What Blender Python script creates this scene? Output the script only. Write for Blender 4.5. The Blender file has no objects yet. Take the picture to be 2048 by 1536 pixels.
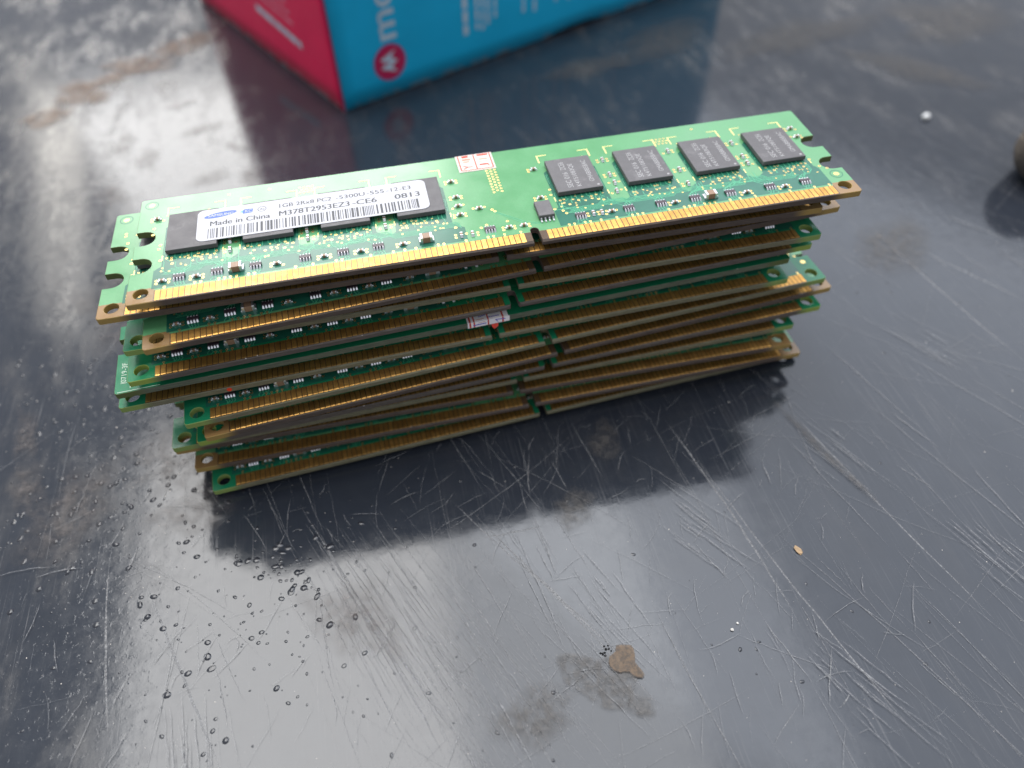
import bpy, bmesh, math, random
from mathutils import Vector, Matrix
from mathutils.geometry import tessellate_polygon

S = 0.001                       # everything below is written in millimetres
rnd = random.Random(7)
sc = bpy.context.scene
C = sc.collection

# ------------------------------------------------------------------ camera
cam_d = bpy.data.cameras.new("camera"); cam = bpy.data.objects.new("camera", cam_d); C.objects.link(cam)
CAM = Vector((-22.130, -104.515, 132.253)); PAN, TILT, ROLL = 0.19346427, 0.8535156, -0.03163891
fw = Vector((math.sin(PAN)*math.cos(TILT), math.cos(PAN)*math.cos(TILT), -math.sin(TILT)))
rt = Vector((math.cos(PAN), -math.sin(PAN), 0)); up = rt.cross(fw)
r2 = rt*math.cos(ROLL) + up*math.sin(ROLL); u2 = -rt*math.sin(ROLL) + up*math.cos(ROLL)
m = Matrix((r2, u2, -fw)).transposed().to_4x4(); m.translation = CAM*S
cam.matrix_world = m
cam_d.sensor_width = 36; cam_d.lens = 1519.705/2048*36
cam_d.clip_start = 0.005; cam_d.clip_end = 50
cam_d.dof.use_dof = True; cam_d.dof.focus_distance = 0.137; cam_d.dof.aperture_fstop = 10.0
sc.camera = cam

# ------------------------------------------------------------------ light: a dim room, a bright ceiling opening, a window
w = bpy.data.worlds.new("World"); sc.world = w; w.use_nodes = True
bg = w.node_tree.nodes["Background"]; bg.inputs[0].default_value = (0.93, 0.97, 1.06, 1); bg.inputs[1].default_value = 0.6

def area(name, loc, size, rot, L, col):
    d = bpy.data.lights.new(name, 'AREA'); d.shape = 'RECTANGLE'; d.size, d.size_y = size
    d.energy = 4.0*size[0]*size[1]*L; d.color = col
    o = bpy.data.objects.new(name, d); C.objects.link(o); o.location = loc; o.rotation_euler = rot
    return o
R = math.radians
area("ceiling_light", (-0.62, 1.15, 2.5), (1.14, 2.1), (0, 0, 0), 7.0, (1.0, 0.985, 0.96))
area("ceiling_light", (0.33, 1.15, 2.5), (0.74, 2.1), (0, 0, 0), 3.9, (0.97, 0.985, 1.0))
area("ceiling_light", (0.93, 1.15, 2.52), (0.46, 2.0), (0, 0, 0), 1.7, (0.95, 0.98, 1.03))  # dim strip added to soften the right edge of the ceiling reflection
area("window_light", (-0.36, 2.5, 1.70), (1.21, 1.22), (R(-90), 0, 0), 5.8, (1.0, 0.98, 0.95))
area("window_light", (-1.195, 2.5, 1.58), (0.13, 1.08), (R(-90), R(-22), 0), 5.0, (1.0, 0.95, 0.86))
wl = area("wall_fill_light", (2.15, 1.45, 3.15), (4.4, 2.9), (0, 0, 0), 1.55, (0.90, 0.96, 1.07))      # lamp added for an unseen pale wall, brightens the table's right side
wl.rotation_euler = (Vector((0.05, 0, 0)) - wl.location).to_track_quat('-Z', 'Y').to_euler()

sc.view_settings.view_transform = 'Standard'; sc.view_settings.look = 'None'
sc.view_settings.exposure = 0.08; sc.view_settings.gamma = 1.0
sc.cycles.max_bounces = 6; sc.cycles.diffuse_bounces = 3; sc.cycles.glossy_bounces = 4; sc.cycles.transparent_max_bounces = 14
sc.cycles.use_denoising = True

# ------------------------------------------------------------------ helpers
class MB:
    def __init__(s): s.v = []; s.f = []; s.m = []
    def add(s, vs, fs, mi=0):
        o = len(s.v); s.v += [tuple(q) for q in vs]
        for f in fs: s.f.append(tuple(i+o for i in f)); s.m.append(mi)
    def box(s, x0, x1, y0, y1, z0, z1, mi=0, ch=0.0):
        if ch <= 0:
            s.add([(x0,y0,z0),(x1,y0,z0),(x1,y1,z0),(x0,y1,z0),(x0,y0,z1),(x1,y0,z1),(x1,y1,z1),(x0,y1,z1)],
                  [(3,2,1,0),(4,5,6,7),(0,1,5,4),(1,2,6,5),(2,3,7,6),(3,0,4,7)], mi)
        else:
            c = ch
            vs = [(x0,y0,z0),(x1,y0,z0),(x1,y1,z0),(x0,y1,z0),(x0,y0,z1-c),(x1,y0,z1-c),(x1,y1,z1-c),(x0,y1,z1-c),
                  (x0+c,y0+c,z1),(x1-c,y0+c,z1),(x1-c,y1-c,z1),(x0+c,y1-c,z1)]
            s.add(vs, [(3,2,1,0),(0,1,5,4),(1,2,6,5),(2,3,7,6),(3,0,4,7),(4,5,9,8),(5,6,10,9),(6,7,11,10),(7,4,8,11),(8,9,10,11)], mi)
    def disc(s, x, y, z, r, n=8, mi=0, ri=0.0, z2=None):
        if ri > 0:
            vs = [(x+r*math.cos(2*math.pi*k/n), y+r*math.sin(2*math.pi*k/n), z) for k in range(n)] + \
                 [(x+ri*math.cos(2*math.pi*k/n), y+ri*math.sin(2*math.pi*k/n), z if z2 is None else z2) for k in range(n)]
            s.add(vs, [(k,(k+1)%n,n+(k+1)%n,n+k) for k in range(n)], mi)
        else:
            s.add([(x+r*math.cos(2*math.pi*k/n), y+r*math.sin(2*math.pi*k/n), z) for k in range(n)], [tuple(range(n))], mi)
    def poly(s, pts, z, mi=0):
        tris = tessellate_polygon([[Vector((p[0],p[1],0)) for p in pts]])
        o = [(p[0],p[1],z) for p in pts]; fs = []
        for t in tris:
            a, b, c = (Vector(o[i]) for i in t)
            fs.append(t if (b-a).cross(c-a).z > 0 else t[::-1])
        s.add(o, fs, mi)
    def ribbon(s, pts, wd, z, mi=0, taper=False):
        n = len(pts); vs = []
        for i, p in enumerate(pts):
            a = Vector(pts[max(0,i-1)]); b = Vector(pts[min(n-1,i+1)]); t = (b-a)
            if t.length < 1e-9: t = Vector((1,0))
            t.normalize(); nn = Vector((-t.y, t.x))
            hw = wd/2*(1.0 if not taper else max(0.08, math.sin(math.pi*min(0.97,max(0.03,i/(n-1))))**0.6))
            vs += [(p[0]-nn.x*hw, p[1]-nn.y*hw, z), (p[0]+nn.x*hw, p[1]+nn.y*hw, z)]
        s.add(vs, [(2*i,2*i+2,2*i+3,2*i+1) for i in range(n-1)], mi)
    def mesh(s, name, mats, smooth=False):
        me = bpy.data.meshes.new(name)
        me.from_pydata([(a*S,b*S,c*S) for a,b,c in s.v], [], s.f)
        for mt in mats: me.materials.append(mt)
        if len(mats) > 1: me.polygons.foreach_set('material_index', s.m)
        if smooth: me.polygons.foreach_set('use_smooth', [True]*len(me.polygons))
        me.update(); return me

def obj(name, me, parent=None, loc=(0,0,0), rz=0.0):
    o = bpy.data.objects.new(name, me); C.objects.link(o)
    o.location = Vector(loc)*S; o.rotation_euler = (0,0,rz)
    if parent is not None: o.parent = parent
    return o
def tag(o, label, cat=None, group=None, kind=None):
    if label: o['label'] = label
    if cat: o['category'] = cat
    if group: o['group'] = group
    if kind: o['kind'] = kind
    return o
def empty(name, loc, rz=0):
    o = bpy.data.objects.new(name, None); C.objects.link(o); o.location = Vector(loc)*S; o.rotation_euler = (0,0,rz)
    o.empty_display_size = 0.005
    return o

def text_mesh(name, body, mat, width, height, rot=0.0, x=0, y=0, z=0, bold=0.0):
    cu = bpy.data.curves.new(name, 'FONT'); cu.body = body; cu.size = 1.0; cu.resolution_u = 3
    o = bpy.data.objects.new(name, cu); me = bpy.data.meshes.new_from_object(o)
    bpy.data.objects.remove(o); bpy.data.curves.remove(cu)
    xs = [v.co.x for v in me.vertices]; ys = [v.co.y for v in me.vertices]
    x0, x1, y0, y1 = min(xs), max(xs), min(ys), max(ys)
    c, sn = math.cos(rot), math.sin(rot)
    for v in me.vertices:
        a = (v.co.x-x0)/(x1-x0)*width; b = (v.co.y-y0)/(y1-y0)*height
        v.co = Vector((x + c*a - sn*b, y + sn*a + c*b, z))*S
    if bold:                                                   # struck twice, a hair apart
        vs = [tuple(v.co) for v in me.vertices]; fs = [tuple(p.vertices) for p in me.polygons]; n0 = len(vs)
        dx, dy = c*bold*height*S, sn*bold*height*S
        m2 = bpy.data.meshes.new(name); m2.from_pydata(vs + [(a+dx, b+dy, q+0.002*S) for a, b, q in vs], [], fs + [tuple(i+n0 for i in f) for f in fs])
        bpy.data.meshes.remove(me); me = m2
    me.materials.clear(); me.materials.append(mat); return me

# ------------------------------------------------------------------ materials
class NT:
    def __init__(s, name):
        s.m = bpy.data.materials.new(name); s.m.use_nodes = True; s.t = s.m.node_tree
        s.b = s.t.nodes['Principled BSDF']; s.out = s.t.nodes['Material Output']
    def n(s, typ, **kw):
        nd = s.t.nodes.new(typ)
        for k, v in kw.items(): setattr(nd, k, v)
        return nd
    def l(s, a, b): s.t.links.new(a, b)
    def coord(s, scale=1000.0):
        tc = s.n('ShaderNodeTexCoord'); mp = s.n('ShaderNodeVectorMath', operation='SCALE'); mp.inputs['Scale'].default_value = scale
        s.l(tc.outputs['Object'], mp.inputs[0]); return mp.outputs[0]
    def noise(s, vec, scale, detail=3, rough=0.55, out='Fac'):
        nd = s.n('ShaderNodeTexNoise'); nd.inputs['Scale'].default_value = scale; nd.inputs['Detail'].default_value = detail
        nd.inputs['Roughness'].default_value = rough; s.l(vec, nd.inputs['Vector']); return nd.outputs[out]
    def ramp(s, val, a, b, lo=0.0, hi=1.0):
        nd = s.n('ShaderNodeMapRange'); nd.inputs[1].default_value = a; nd.inputs[2].default_value = b
        nd.inputs[3].default_value = lo; nd.inputs[4].default_value = hi; nd.clamp = True
        nd.interpolation_type = 'SMOOTHSTEP'
        s.l(val, nd.inputs[0]); return nd.outputs[0]
    def math(s, op, a, b=None):
        nd = s.n('ShaderNodeMath', operation=op)
        for i, q in enumerate((a, b)):
            if q is None: continue
            if isinstance(q, (int, float)): nd.inputs[i].default_value = q
            else: s.l(q, nd.inputs[i])
        return nd.outputs[0]
    def mix(s, fac, a, b):
        nd = s.n('ShaderNodeMix', data_type='RGBA')
        for i, q in ((0, fac), (6, a), (7, b)):
            if isinstance(q, tuple): nd.inputs[i].default_value = (*q, 1) if len(q) == 3 else q
            elif isinstance(q, (int, float)): nd.inputs[i].default_value = q
            else: s.l(q, nd.inputs[i])
        return nd.outputs[2]
    def xyz(s, vec):
        nd = s.n('ShaderNodeSeparateXYZ'); s.l(vec, nd.inputs[0]); return nd.outputs
    def bump(s, h, strength, dist):
        nd = s.n('ShaderNodeBump'); nd.inputs['Strength'].default_value = strength; nd.inputs['Distance'].default_value = dist
        s.l(h, nd.inputs['Height']); s.l(nd.outputs[0], s.b.inputs['Normal']); return nd
    def set(s, **kw):
        for k, v in kw.items():
            i = s.b.inputs[k.replace('_', ' ')]
            if isinstance(v, tuple): i.default_value = (*v, 1)
            elif isinstance(v, (int, float)): i.default_value = v
            else: s.l(v, i)
        return s
    def mapping(s, vec, rot=0.0, scale=(1,1,1)):
        nd = s.n('ShaderNodeMapping'); nd.inputs['Rotation'].default_value = (0,0,rot); nd.inputs['Scale'].default_value = scale
        s.l(vec, nd.inputs[0]); return nd.outputs[0]

def mat_simple(name, col, rough=0.5, metal=0.0, var=0.15, vscale=2.0, bump=0.0, bscale=8.0, spec=0.5):
    t = NT(name); v = t.coord()
    n = t.noise(v, vscale, 4)
    c = t.mix(n, tuple(q*(1-var) for q in col), tuple(min(1, q*(1+var)) for q in col))
    t.set(Base_Color=c, Roughness=rough, Metallic=metal); t.b.inputs['Specular IOR Level'].default_value = spec
    if bump: t.bump(t.noise(v, bscale, 4), bump, 0.00005)
    return t.m

def mat_mask(name, col, bare, y_main, y_end, nb_on=True):
    """solder mask on the flat faces of a board; bare laminate in a strip along the contacts"""
    t = NT(name); v = t.coord(); x, y, z = t.xyz(v)
    nb = t.noise(v, 0.25, 3); nf = t.noise(v, 6, 3)
    base = t.mix(nb, tuple(q*0.86 for q in col), tuple(q*1.14 for q in col))
    base = t.mix(t.ramp(nf, 0.35, 0.75), base, tuple(q*0.9 for q in col))
    if y_main > 0:
        edge = t.math('ADD', y, t.math('MULTIPLY', t.noise(v, 1.2, 2), 0.25))
        m1 = t.math('LESS_THAN', edge, y_main)
        ends = t.math('MAXIMUM', t.math('LESS_THAN', x, 4.55), t.math('GREATER_THAN', x, 128.8))
        m2 = t.math('MULTIPLY', t.math('LESS_THAN', edge, y_end), ends)
        near = t.math('MULTIPLY', t.math('LESS_THAN', t.math('ABSOLUTE', t.math('SUBTRACT', x, 70.675)), 1.9), t.math('LESS_THAN', edge, 3.0))
        if not nb_on:                                          # mask runs round the ends and the key notch
            near = t.math('MULTIPLY', near, 0.0); inn = t.math('MULTIPLY', t.math('GREATER_THAN', x, 4.7), t.math('LESS_THAN', x, 128.7))
            inn = t.math('MULTIPLY', inn, t.math('GREATER_THAN', t.math('ABSOLUTE', t.math('SUBTRACT', x, 70.675)), 1.95)); m1 = t.math('MULTIPLY', m1, inn)
        mk = t.math('MAXIMUM', t.math('MAXIMUM', m1, m2), near)
        bc = t.mix(t.noise(v, 1.5, 3), bare, tuple(q*0.6 for q in bare))
        bc = t.mix(m1, bc, (0.085, 0.05, 0.026)); bc = t.mix(m2, bc, bare)
        base = t.mix(mk, base, bc)
    t.set(Base_Color=base, Roughness=t.ramp(nb, 0.3, 0.7, 0.17, 0.25))
    t.b.inputs['Specular IOR Level'].default_value = 0.6 if nb_on else 0.45
    t.bump(t.noise(v, 3.0, 3), 0.05, 0.00006)
    return t.m

def mat_edge(name, mid, end):
    """cut laminate edge: layered, resin-coloured at the corners where the inner copper stops"""
    t = NT(name); v = t.coord(); x, y, z = t.xyz(v)
    streak = t.noise(t.mapping(v, 0, (0.35, 0.35, 9.0)), 1.0, 4, 0.7)
    c = t.mix(t.ramp(streak, 0.3, 0.7), tuple(q*0.62 for q in mid), tuple(q*1.35 for q in mid))
    c = t.mix(t.ramp(t.noise(v, 3.0, 4, 0.7), 0.62, 0.72), c, tuple(min(1, q*2.2) for q in mid))
    e1 = t.ramp(x, 3.0, 6.5, 1.0, 0.0); e2 = t.ramp(x, 126.8, 130.5)
    deep = t.ramp(y, 3.6, 4.6)                                  # side notches: greenish resin
    c = t.mix(t.math('MAXIMUM', e1, e2), c, t.mix(deep, end, (0.10, 0.12, 0.035)))
    t.set(Base_Color=c, Roughness=0.62)
    t.bump(streak, 0.35, 0.00006)
    return t.m

M = {}
M['maskA'] = mat_mask('green_solder_mask', (0.105, 0.31, 0.135), (0.25, 0.145, 0.055), 2.95, 3.75)
M['maskB'] = mat_mask('deep_green_solder_mask', (0.012, 0.19, 0.085), (0.16, 0.10, 0.04), 2.9, -5, False)
M['maskC'] = mat_mask('mid_green_solder_mask', (0.014, 0.21, 0.085), (0.16, 0.10, 0.04), 2.9, -5, False)
M['etch'] = mat_simple('etched_dark_green', (0.018, 0.125, 0.08), 0.22, 0, 0.25, 0.4, 0.04, 4, 0.5)
M['trace'] = mat_simple('masked_copper_trace', (0.06, 0.34, 0.18), 0.3, 0, 0.2, 1.0)
M['edgeA'] = mat_edge('brown_laminate_edge', (0.082, 0.06, 0.047), (0.33, 0.215, 0.06))
M['edgeB'] = mat_edge('olive_laminate_edge', (0.16, 0.148, 0.09), (0.22, 0.30, 0.08))
M['edgeC'] = mat_edge('grey_brown_laminate_edge', (0.10, 0.082, 0.068), (0.26, 0.34, 0.06))
M['edgeD'] = mat_edge('green_smeared_laminate_edge', (0.11, 0.125, 0.085), (0.15, 0.16, 0.06))

def mat_gold():
    t = NT('worn_gold_plating'); v0 = t.coord(); oi = t.n('ShaderNodeObjectInfo')
    off = t.n('ShaderNodeVectorMath', operation='ADD'); t.l(v0, off.inputs[0]); sc_ = t.math('MULTIPLY', oi.outputs['Random'], 200.0); t.l(sc_, off.inputs[1]); v = off.outputs[0]
    n = t.noise(v, 0.8, 5, 0.6); n2 = t.noise(v, 9, 3)
    c = t.mix(t.ramp(n, 0.3, 0.75), (0.76, 0.44, 0.125), (0.53, 0.275, 0.065))
    c = t.mix(t.math('MULTIPLY', oi.outputs['Random'], 0.6), c, (0.42, 0.215, 0.058))
    t.set(Base_Color=c, Metallic=0.85, Roughness=t.ramp(n2, 0.3, 0.75, 0.34, 0.52))
    st = t.noise(t.mapping(v, 0, (7.0, 0.5, 1)), 1.0, 4, 0.7)                 # marks of being pushed into sockets
    c = t.mix(t.ramp(st, 0.56, 0.68), c, (0.34, 0.19, 0.06)); c = t.mix(t.ramp(n2, 0.64, 0.74), c, (0.28, 0.15, 0.05)); t.set(Base_Color=c)
    t.bump(t.math('ADD', n2, st), 0.3, 0.00004)
    return t.m
M['gold'] = mat_gold()
M['via'] = mat_simple('gold_via', (0.95, 0.66, 0.25), 0.32, 0.8, 0.2, 1.0)
M['silk'] = mat_simple('pale_yellow_outline', (0.85, 0.72, 0.28), 0.4, 0.35, 0.2, 1.0)
def mat_chip():
    t = NT('chip_moulding'); v0 = t.coord(); oi = t.n('ShaderNodeObjectInfo')
    off = t.n('ShaderNodeVectorMath', operation='ADD'); t.l(v0, off.inputs[0]); t.l(t.math('MULTIPLY', oi.outputs['Random'], 90.0), off.inputs[1]); v = off.outputs[0]
    c = t.mix(t.noise(v, 5.0, 4), (0.078, 0.073, 0.077), (0.122, 0.115, 0.12))
    c = t.mix(t.math('MULTIPLY', oi.outputs['Random'], 0.3), c, (0.07, 0.066, 0.07))
    smear = t.math('MULTIPLY', t.ramp(t.noise(v, 0.28, 5, 0.7), 0.54, 0.72), 0.45)
    c = t.mix(smear, c, (0.19, 0.18, 0.185))
    t.set(Base_Color=c, Roughness=t.ramp(t.noise(v, 0.5, 3), 0.3, 0.7, 0.46, 0.6)); t.bump(t.noise(v, 14.0, 4), 0.5, 0.00005); return t.m
M['chip'] = mat_chip()
M['chipmark'] = mat_simple('etched_marking', (0.32, 0.315, 0.32), 0.7, 0, 0.25, 3.0)
M['solder'] = mat_simple('solder', (0.84, 0.84, 0.87), 0.32, 0.9, 0.1, 3.0, 0.3, 6)
M['cap'] = mat_simple('ceramic_capacitor', (0.26, 0.16, 0.10), 0.4, 0, 0.25, 2.0)
M['resist'] = mat_simple('resistor_body', (0.05, 0.032, 0.042), 0.4, 0, 0.25, 2.0)
M['label'] = mat_simple('label_paper', (0.53, 0.53, 0.56), 0.85, 0.0, 0.06, 7.0, 0.35, 9.0, 0.15)
M['ink'] = mat_simple('grey_label_print', (0.13, 0.13, 0.135), 0.85, 0, 0.12, 9.0, 0, 8, 0.1)
M['blue'] = mat_simple('blue_label_print', (0.15, 0.21, 0.55), 0.85, 0, 0.1, 9.0, 0, 8, 0.1)
M['teal'] = mat_simple('teal_label_print', (0.20, 0.45, 0.48), 0.85, 0, 0.1, 9.0, 0, 8, 0.1)
M['paper'] = mat_simple('sticker_paper', (0.66, 0.60, 0.555), 0.85, 0, 0.06, 2.0, 0, 8, 0.1)
M['redink'] = mat_simple('red_sticker_print', (0.58, 0.07, 0.045), 0.85, 0, 0.25, 2.5, 0, 8, 0.1)
M['paleink'] = mat_simple('pale_red_sticker_print', (0.62, 0.26, 0.19), 0.85, 0, 0.25, 2.5, 0, 8, 0.1)
M['blueink'] = mat_simple('blue_pen_ink', (0.10, 0.08, 0.48), 0.5, 0, 0.2, 2.5)
M['redpaint'] = mat_simple('red_paint', (0.72, 0.05, 0.02), 0.4, 0, 0.2, 2.5)
M['white_silk'] = mat_simple('white_silkscreen', (0.55, 0.66, 0.55), 0.6, 0, 0.1, 2.5)

# ------------------------------------------------------------------ tabletop
def mat_table(name='dark_worn_tabletop', details=True):
    t = NT(name); v = t.coord(); x, y, z = t.xyz(v)
    big = t.noise(v, 0.018, 5, 0.6); mid = t.noise(v, 0.11, 5, 0.62); fine = t.noise(v, 1.1, 4, 0.6)
    # fields of fine parallel scuffs
    s1 = t.noise(t.mapping(v, R(-25), (2.6, 0.035, 1)), 1.0, 4, 0.65)
    s2 = t.noise(t.mapping(v, R(-12), (3.4, 0.05, 1)), 1.0, 3, 0.6)
    s3 = t.noise(t.mapping(v, R(52), (2.0, 0.05, 1)), 1.0, 3, 0.6)
    f1 = t.math('MULTIPLY', t.ramp(s1, 0.56, 0.72), t.ramp(t.noise(v, 0.032, 3), 0.42, 0.62))
    f2 = t.math('MULTIPLY', t.ramp(s2, 0.58, 0.74), t.ramp(big, 0.45, 0.66))
    f3 = t.math('MULTIPLY', t.ramp(s3, 0.62, 0.76), t.ramp(t.noise(v, 0.04, 3), 0.55, 0.7))
    scuff = t.math('MAXIMUM', t.math('MAXIMUM', f1, f2), f3)
    smudge = t.math('MULTIPLY', t.ramp(t.noise(t.mapping(v, R(-20), (0.12, 0.04, 1)), 1.0, 7, 0.72), 0.42, 0.72), t.ramp(t.noise(v, 0.03, 4, 0.6), 0.36, 0.60))
    far = t.ramp(t.math('ADD', y, t.math('MULTIPLY', x, 0.25)), 55, 200)          # dustier towards the back of the table
    left = t.ramp(x, -62, -105, 0.0, 0.55)
    dust = t.math('MULTIPLY', smudge, t.math('ADD', left, t.math('ADD', t.math('MULTIPLY', far, 0.9), 0.13)))
    base = t.mix(mid, (0.018, 0.0215, 0.029), (0.027, 0.032, 0.042))
    base = t.mix(t.math('MULTIPLY', dust, 0.7), base, t.mix(fine, (0.06, 0.056, 0.053), (0.12, 0.11, 0.10)))
    base = t.mix(t.math('MULTIPLY', scuff, 0.42), base, (0.12, 0.12, 0.125))
    rough = t.math('ADD', t.ramp(t.noise(v, 0.35, 5, 0.65), 0.35, 0.70, 0.085, 0.15), t.math('MULTIPLY', scuff, 0.16))
    rough = t.math('ADD', rough, t.math('MULTIPLY', dust, 0.28))
    t.set(Base_Color=base, Roughness=rough)
    pock = t.math('MULTIPLY', t.ramp(t.noise(v, 0.9, 3, 0.6), 0.56, 0.74), t.ramp(t.math('ADD', x, t.math('MULTIPLY', y, -0.1)), -58, -86))   # orange-peel lacquer on the left
    h = t.math('ADD', t.math('MULTIPLY', t.noise(v, 0.22, 4, 0.55), 1.0), t.math('ADD', t.math('MULTIPLY', fine, 0.12), t.math('MULTIPLY', pock, 0.5)))
    h = t.math('SUBTRACT', h, t.math('MULTIPLY', scuff, 0.10))
    t.bump(h, 0.22, 0.00010)
    return t.m
M['table'] = mat_table()
tb = MB(); tb.box(-700, 800, -400, 620, -30, 0, 0)
table = obj('tabletop', tb.mesh('tabletop', [M['table']])); tag(table, 'dark glossy worn tabletop with scratches and blisters', kind='structure')

def mat_film(name, col, amax, rough=0.75, nscale=0.7, lo=0.35, hi=0.7, spec=0.3):
    """a thin film lying on the table; its rim fades out along the 'film' attribute of the mesh"""
    t = NT(name); v = t.coord()
    at = t.n('ShaderNodeAttribute'); at.attribute_name = 'film'
    n = t.noise(v, nscale, 5, 0.65)
    a = t.math('MULTIPLY', t.math('MULTIPLY', at.outputs['Fac'], t.ramp(n, lo, hi, 0.22 if amax < 0.9 else 0.9, 1.0)), amax)
    c = t.mix(t.ramp(t.noise(v, nscale*2.6, 5, 0.75), 0.36, 0.66), tuple(q*0.5 for q in col), tuple(min(1, q*1.4) for q in col))
    c = t.mix(t.ramp(t.noise(v, nscale*6, 3, 0.7), 0.58, 0.72), c, tuple(min(1, q*2.1) for q in col))
    t.set(Base_Color=c, Roughness=rough, Alpha=a); t.bump(t.noise(v, nscale*3, 4), 0.5, 0.00012); t.b.inputs['Specular IOR Level'].default_value = spec
    return t.m
M['scratch'] = mat_film('scratch_burr', (0.27, 0.27, 0.275), 0.85, 0.6, 1.4, 0.3, 0.65)
M['film'] = mat_film('dust_film', (0.13, 0.118, 0.107), 0.42, 0.7, 0.55, 0.36, 0.62)
M['tan'] = mat_film('tan_residue', (0.25, 0.185, 0.14), 0.55, 0.8, 0.25, 0.3, 0.6)
M['grime'] = mat_film('pinkish_grime', (0.16, 0.138, 0.127), 0.4, 0.7, 0.4, 0.35, 0.7)
M['rust'] = mat_film('rust_crust', (0.085, 0.05, 0.023), 0.95, 0.5, 0.6, 0.35, 0.6, 0.5)

def film_mesh(name, mat, mb, attr):
    me = mb.mesh(name, [mat]); a = me.attributes.new('film', 'FLOAT', 'POINT'); a.data.foreach_set('value', attr); return me
ZC = [0.004]
def nextz():
    ZC[0] += 0.0003; return ZC[0]

# scratches: individual gouges across the lacquer
sb = MB(); sa = []
def scratch(p0, p1, wd, a=1.0, bend=0.0, seg=10):
    p0, p1 = Vector(p0), Vector(p1); d = p1-p0; nn = Vector((-d.y, d.x)).normalized()
    pts = []; wob = [rnd.uniform(-1,1)*0.12 for _ in range(seg+1)]
    for i in range(seg+1):
        k = i/seg; q = p0 + d*k + nn*(bend*4*k*(1-k) + wob[i]); pts.append((q.x, q.y))
    sb.ribbon(pts, wd, nextz(), 0, True)
    for i in range(seg+1):
        e = a*rnd.uniform(0.6, 1.0)*min(1.0, 6*min(i, seg-i)/seg + 0.15); sa.extend([e, e])
major = [((-49.1,-13.2),(-22.6,-69.9)),((-78.7,-23.4),(-63.6,-60.6)),((-45.7,-24.5),(-27.3,-68.9)),((-15.5,-22.3),(9.4,-68.0)),((-12.5,-27.7),(6.6,-60.5)),
 ((57.6,-10.0),(72.5,-67.3)),((33.0,-18.4),(47.9,-81.6)),((109.5,42.7),(117.7,-11.9)),((30.6,-9.5),(38.0,-59.4)),((116.8,29.7),(130.8,6.0)),((-85.8,-17.4),(-81.4,-53.8)),
 ((-14.7,-28.9),(-1.6,-29.1)),((-38.2,-48.4),(-33.0,-42.1)),((-37.2,-48.9),(-32.2,-42.4)),((-19.0,-19.0),(4.0,-54.4))]
for p0, p1 in major: scratch(p0, p1, rnd.uniform(0.28, 0.6), 1.0, rnd.uniform(-1, 1), 16)
# a broad band of parallel scuffs in front of the stack
for k in range(230):
    x0 = rnd.gauss(-41, 8); y0 = rnd.uniform(-50, -17); L = rnd.uniform(12, 48); an = R(-66) + rnd.gauss(0, 0.05)
    scratch((x0+ (y0+17)*-0.45, y0), (x0+(y0+17)*-0.45+L*math.cos(an), y0+L*math.sin(an)), rnd.uniform(0.06, 0.24), rnd.uniform(0.25, 0.8), rnd.uniform(-.5,.5))
for k in range(420):                                                    # the same direction, thinly over the whole table
    x0 = rnd.uniform(-70, 190); y0 = rnd.uniform(-75, 130); L = 8*math.exp(abs(rnd.gauss(0, 0.9))); an = R(-72) + rnd.gauss(0, 0.16)
    scratch((x0, y0), (x0+L*math.cos(an), y0+L*math.sin(an)), 0.06+0.07*math.exp(rnd.gauss(0, .6)), rnd.uniform(0.3, 0.95), rnd.uniform(-1,1)*L*0.02)
for k in range(170):                                                    # long hairlines crossing them
    x0 = rnd.uniform(-100, 150); y0 = rnd.uniform(-85, 60); L = rnd.uniform(8, 45); an = rnd.choice([R(35), R(10), R(-40), R(-95), R(-50)]) + rnd.gauss(0, 0.2)
    scratch((x0, y0), (x0+L*math.cos(an), y0+L*math.sin(an)), rnd.uniform(0.05, 0.14), rnd.uniform(0.35, 0.9), rnd.uniform(-1,1)*L*0.03)
for k in range(330):                                                    # short nicks every which way
    x0 = rnd.uniform(-100, 60); y0 = rnd.uniform(-85, 12); L = rnd.uniform(2, 12); an = rnd.choice([R(-115), R(-100), R(15), R(60)]) + rnd.gauss(0, 0.35)
    scratch((x0, y0), (x0+L*math.cos(an), y0+L*math.sin(an)), rnd.uniform(0.06, 0.22), rnd.uniform(0.4, 1.0), rnd.uniform(-.6,.6), 6)
for cx_, cy_ in ((-8,-30),(4,-42),(-2,-52),(26,-30),(60,-20),(78,-50),(40,-66),(95,5),(-20,-58),(-68,-52)):
    a0 = R(-68) + rnd.gauss(0, .12)
    for k in range(16):
        x0 = cx_+rnd.gauss(0, 3); y0 = cy_+rnd.gauss(0, 4); L = rnd.uniform(3, 22); an = a0+rnd.gauss(0, .07)
        scratch((x0, y0), (x0+L*math.cos(an), y0+L*math.sin(an)), rnd.uniform(0.05, 0.3), rnd.uniform(0.4, 1.0), rnd.uniform(-1,1)*L*.02, 8)
for k in range(60):
    x0 = rnd.uniform(-170, -70); y0 = rnd.uniform(-20, 150); L = rnd.uniform(6, 40); an = rnd.gauss(0.9, 0.5)
    scratch((x0, y0), (x0+L*math.cos(an), y0+L*math.sin(an)), rnd.uniform(0.08, 0.3), rnd.uniform(0.25, 0.6), rnd.uniform(-1,1))
tag(obj('scratches', film_mesh('scratches', M['scratch'], sb, sa), table), 'pale fine scratches across the dark lacquer', kind='stuff')

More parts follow.
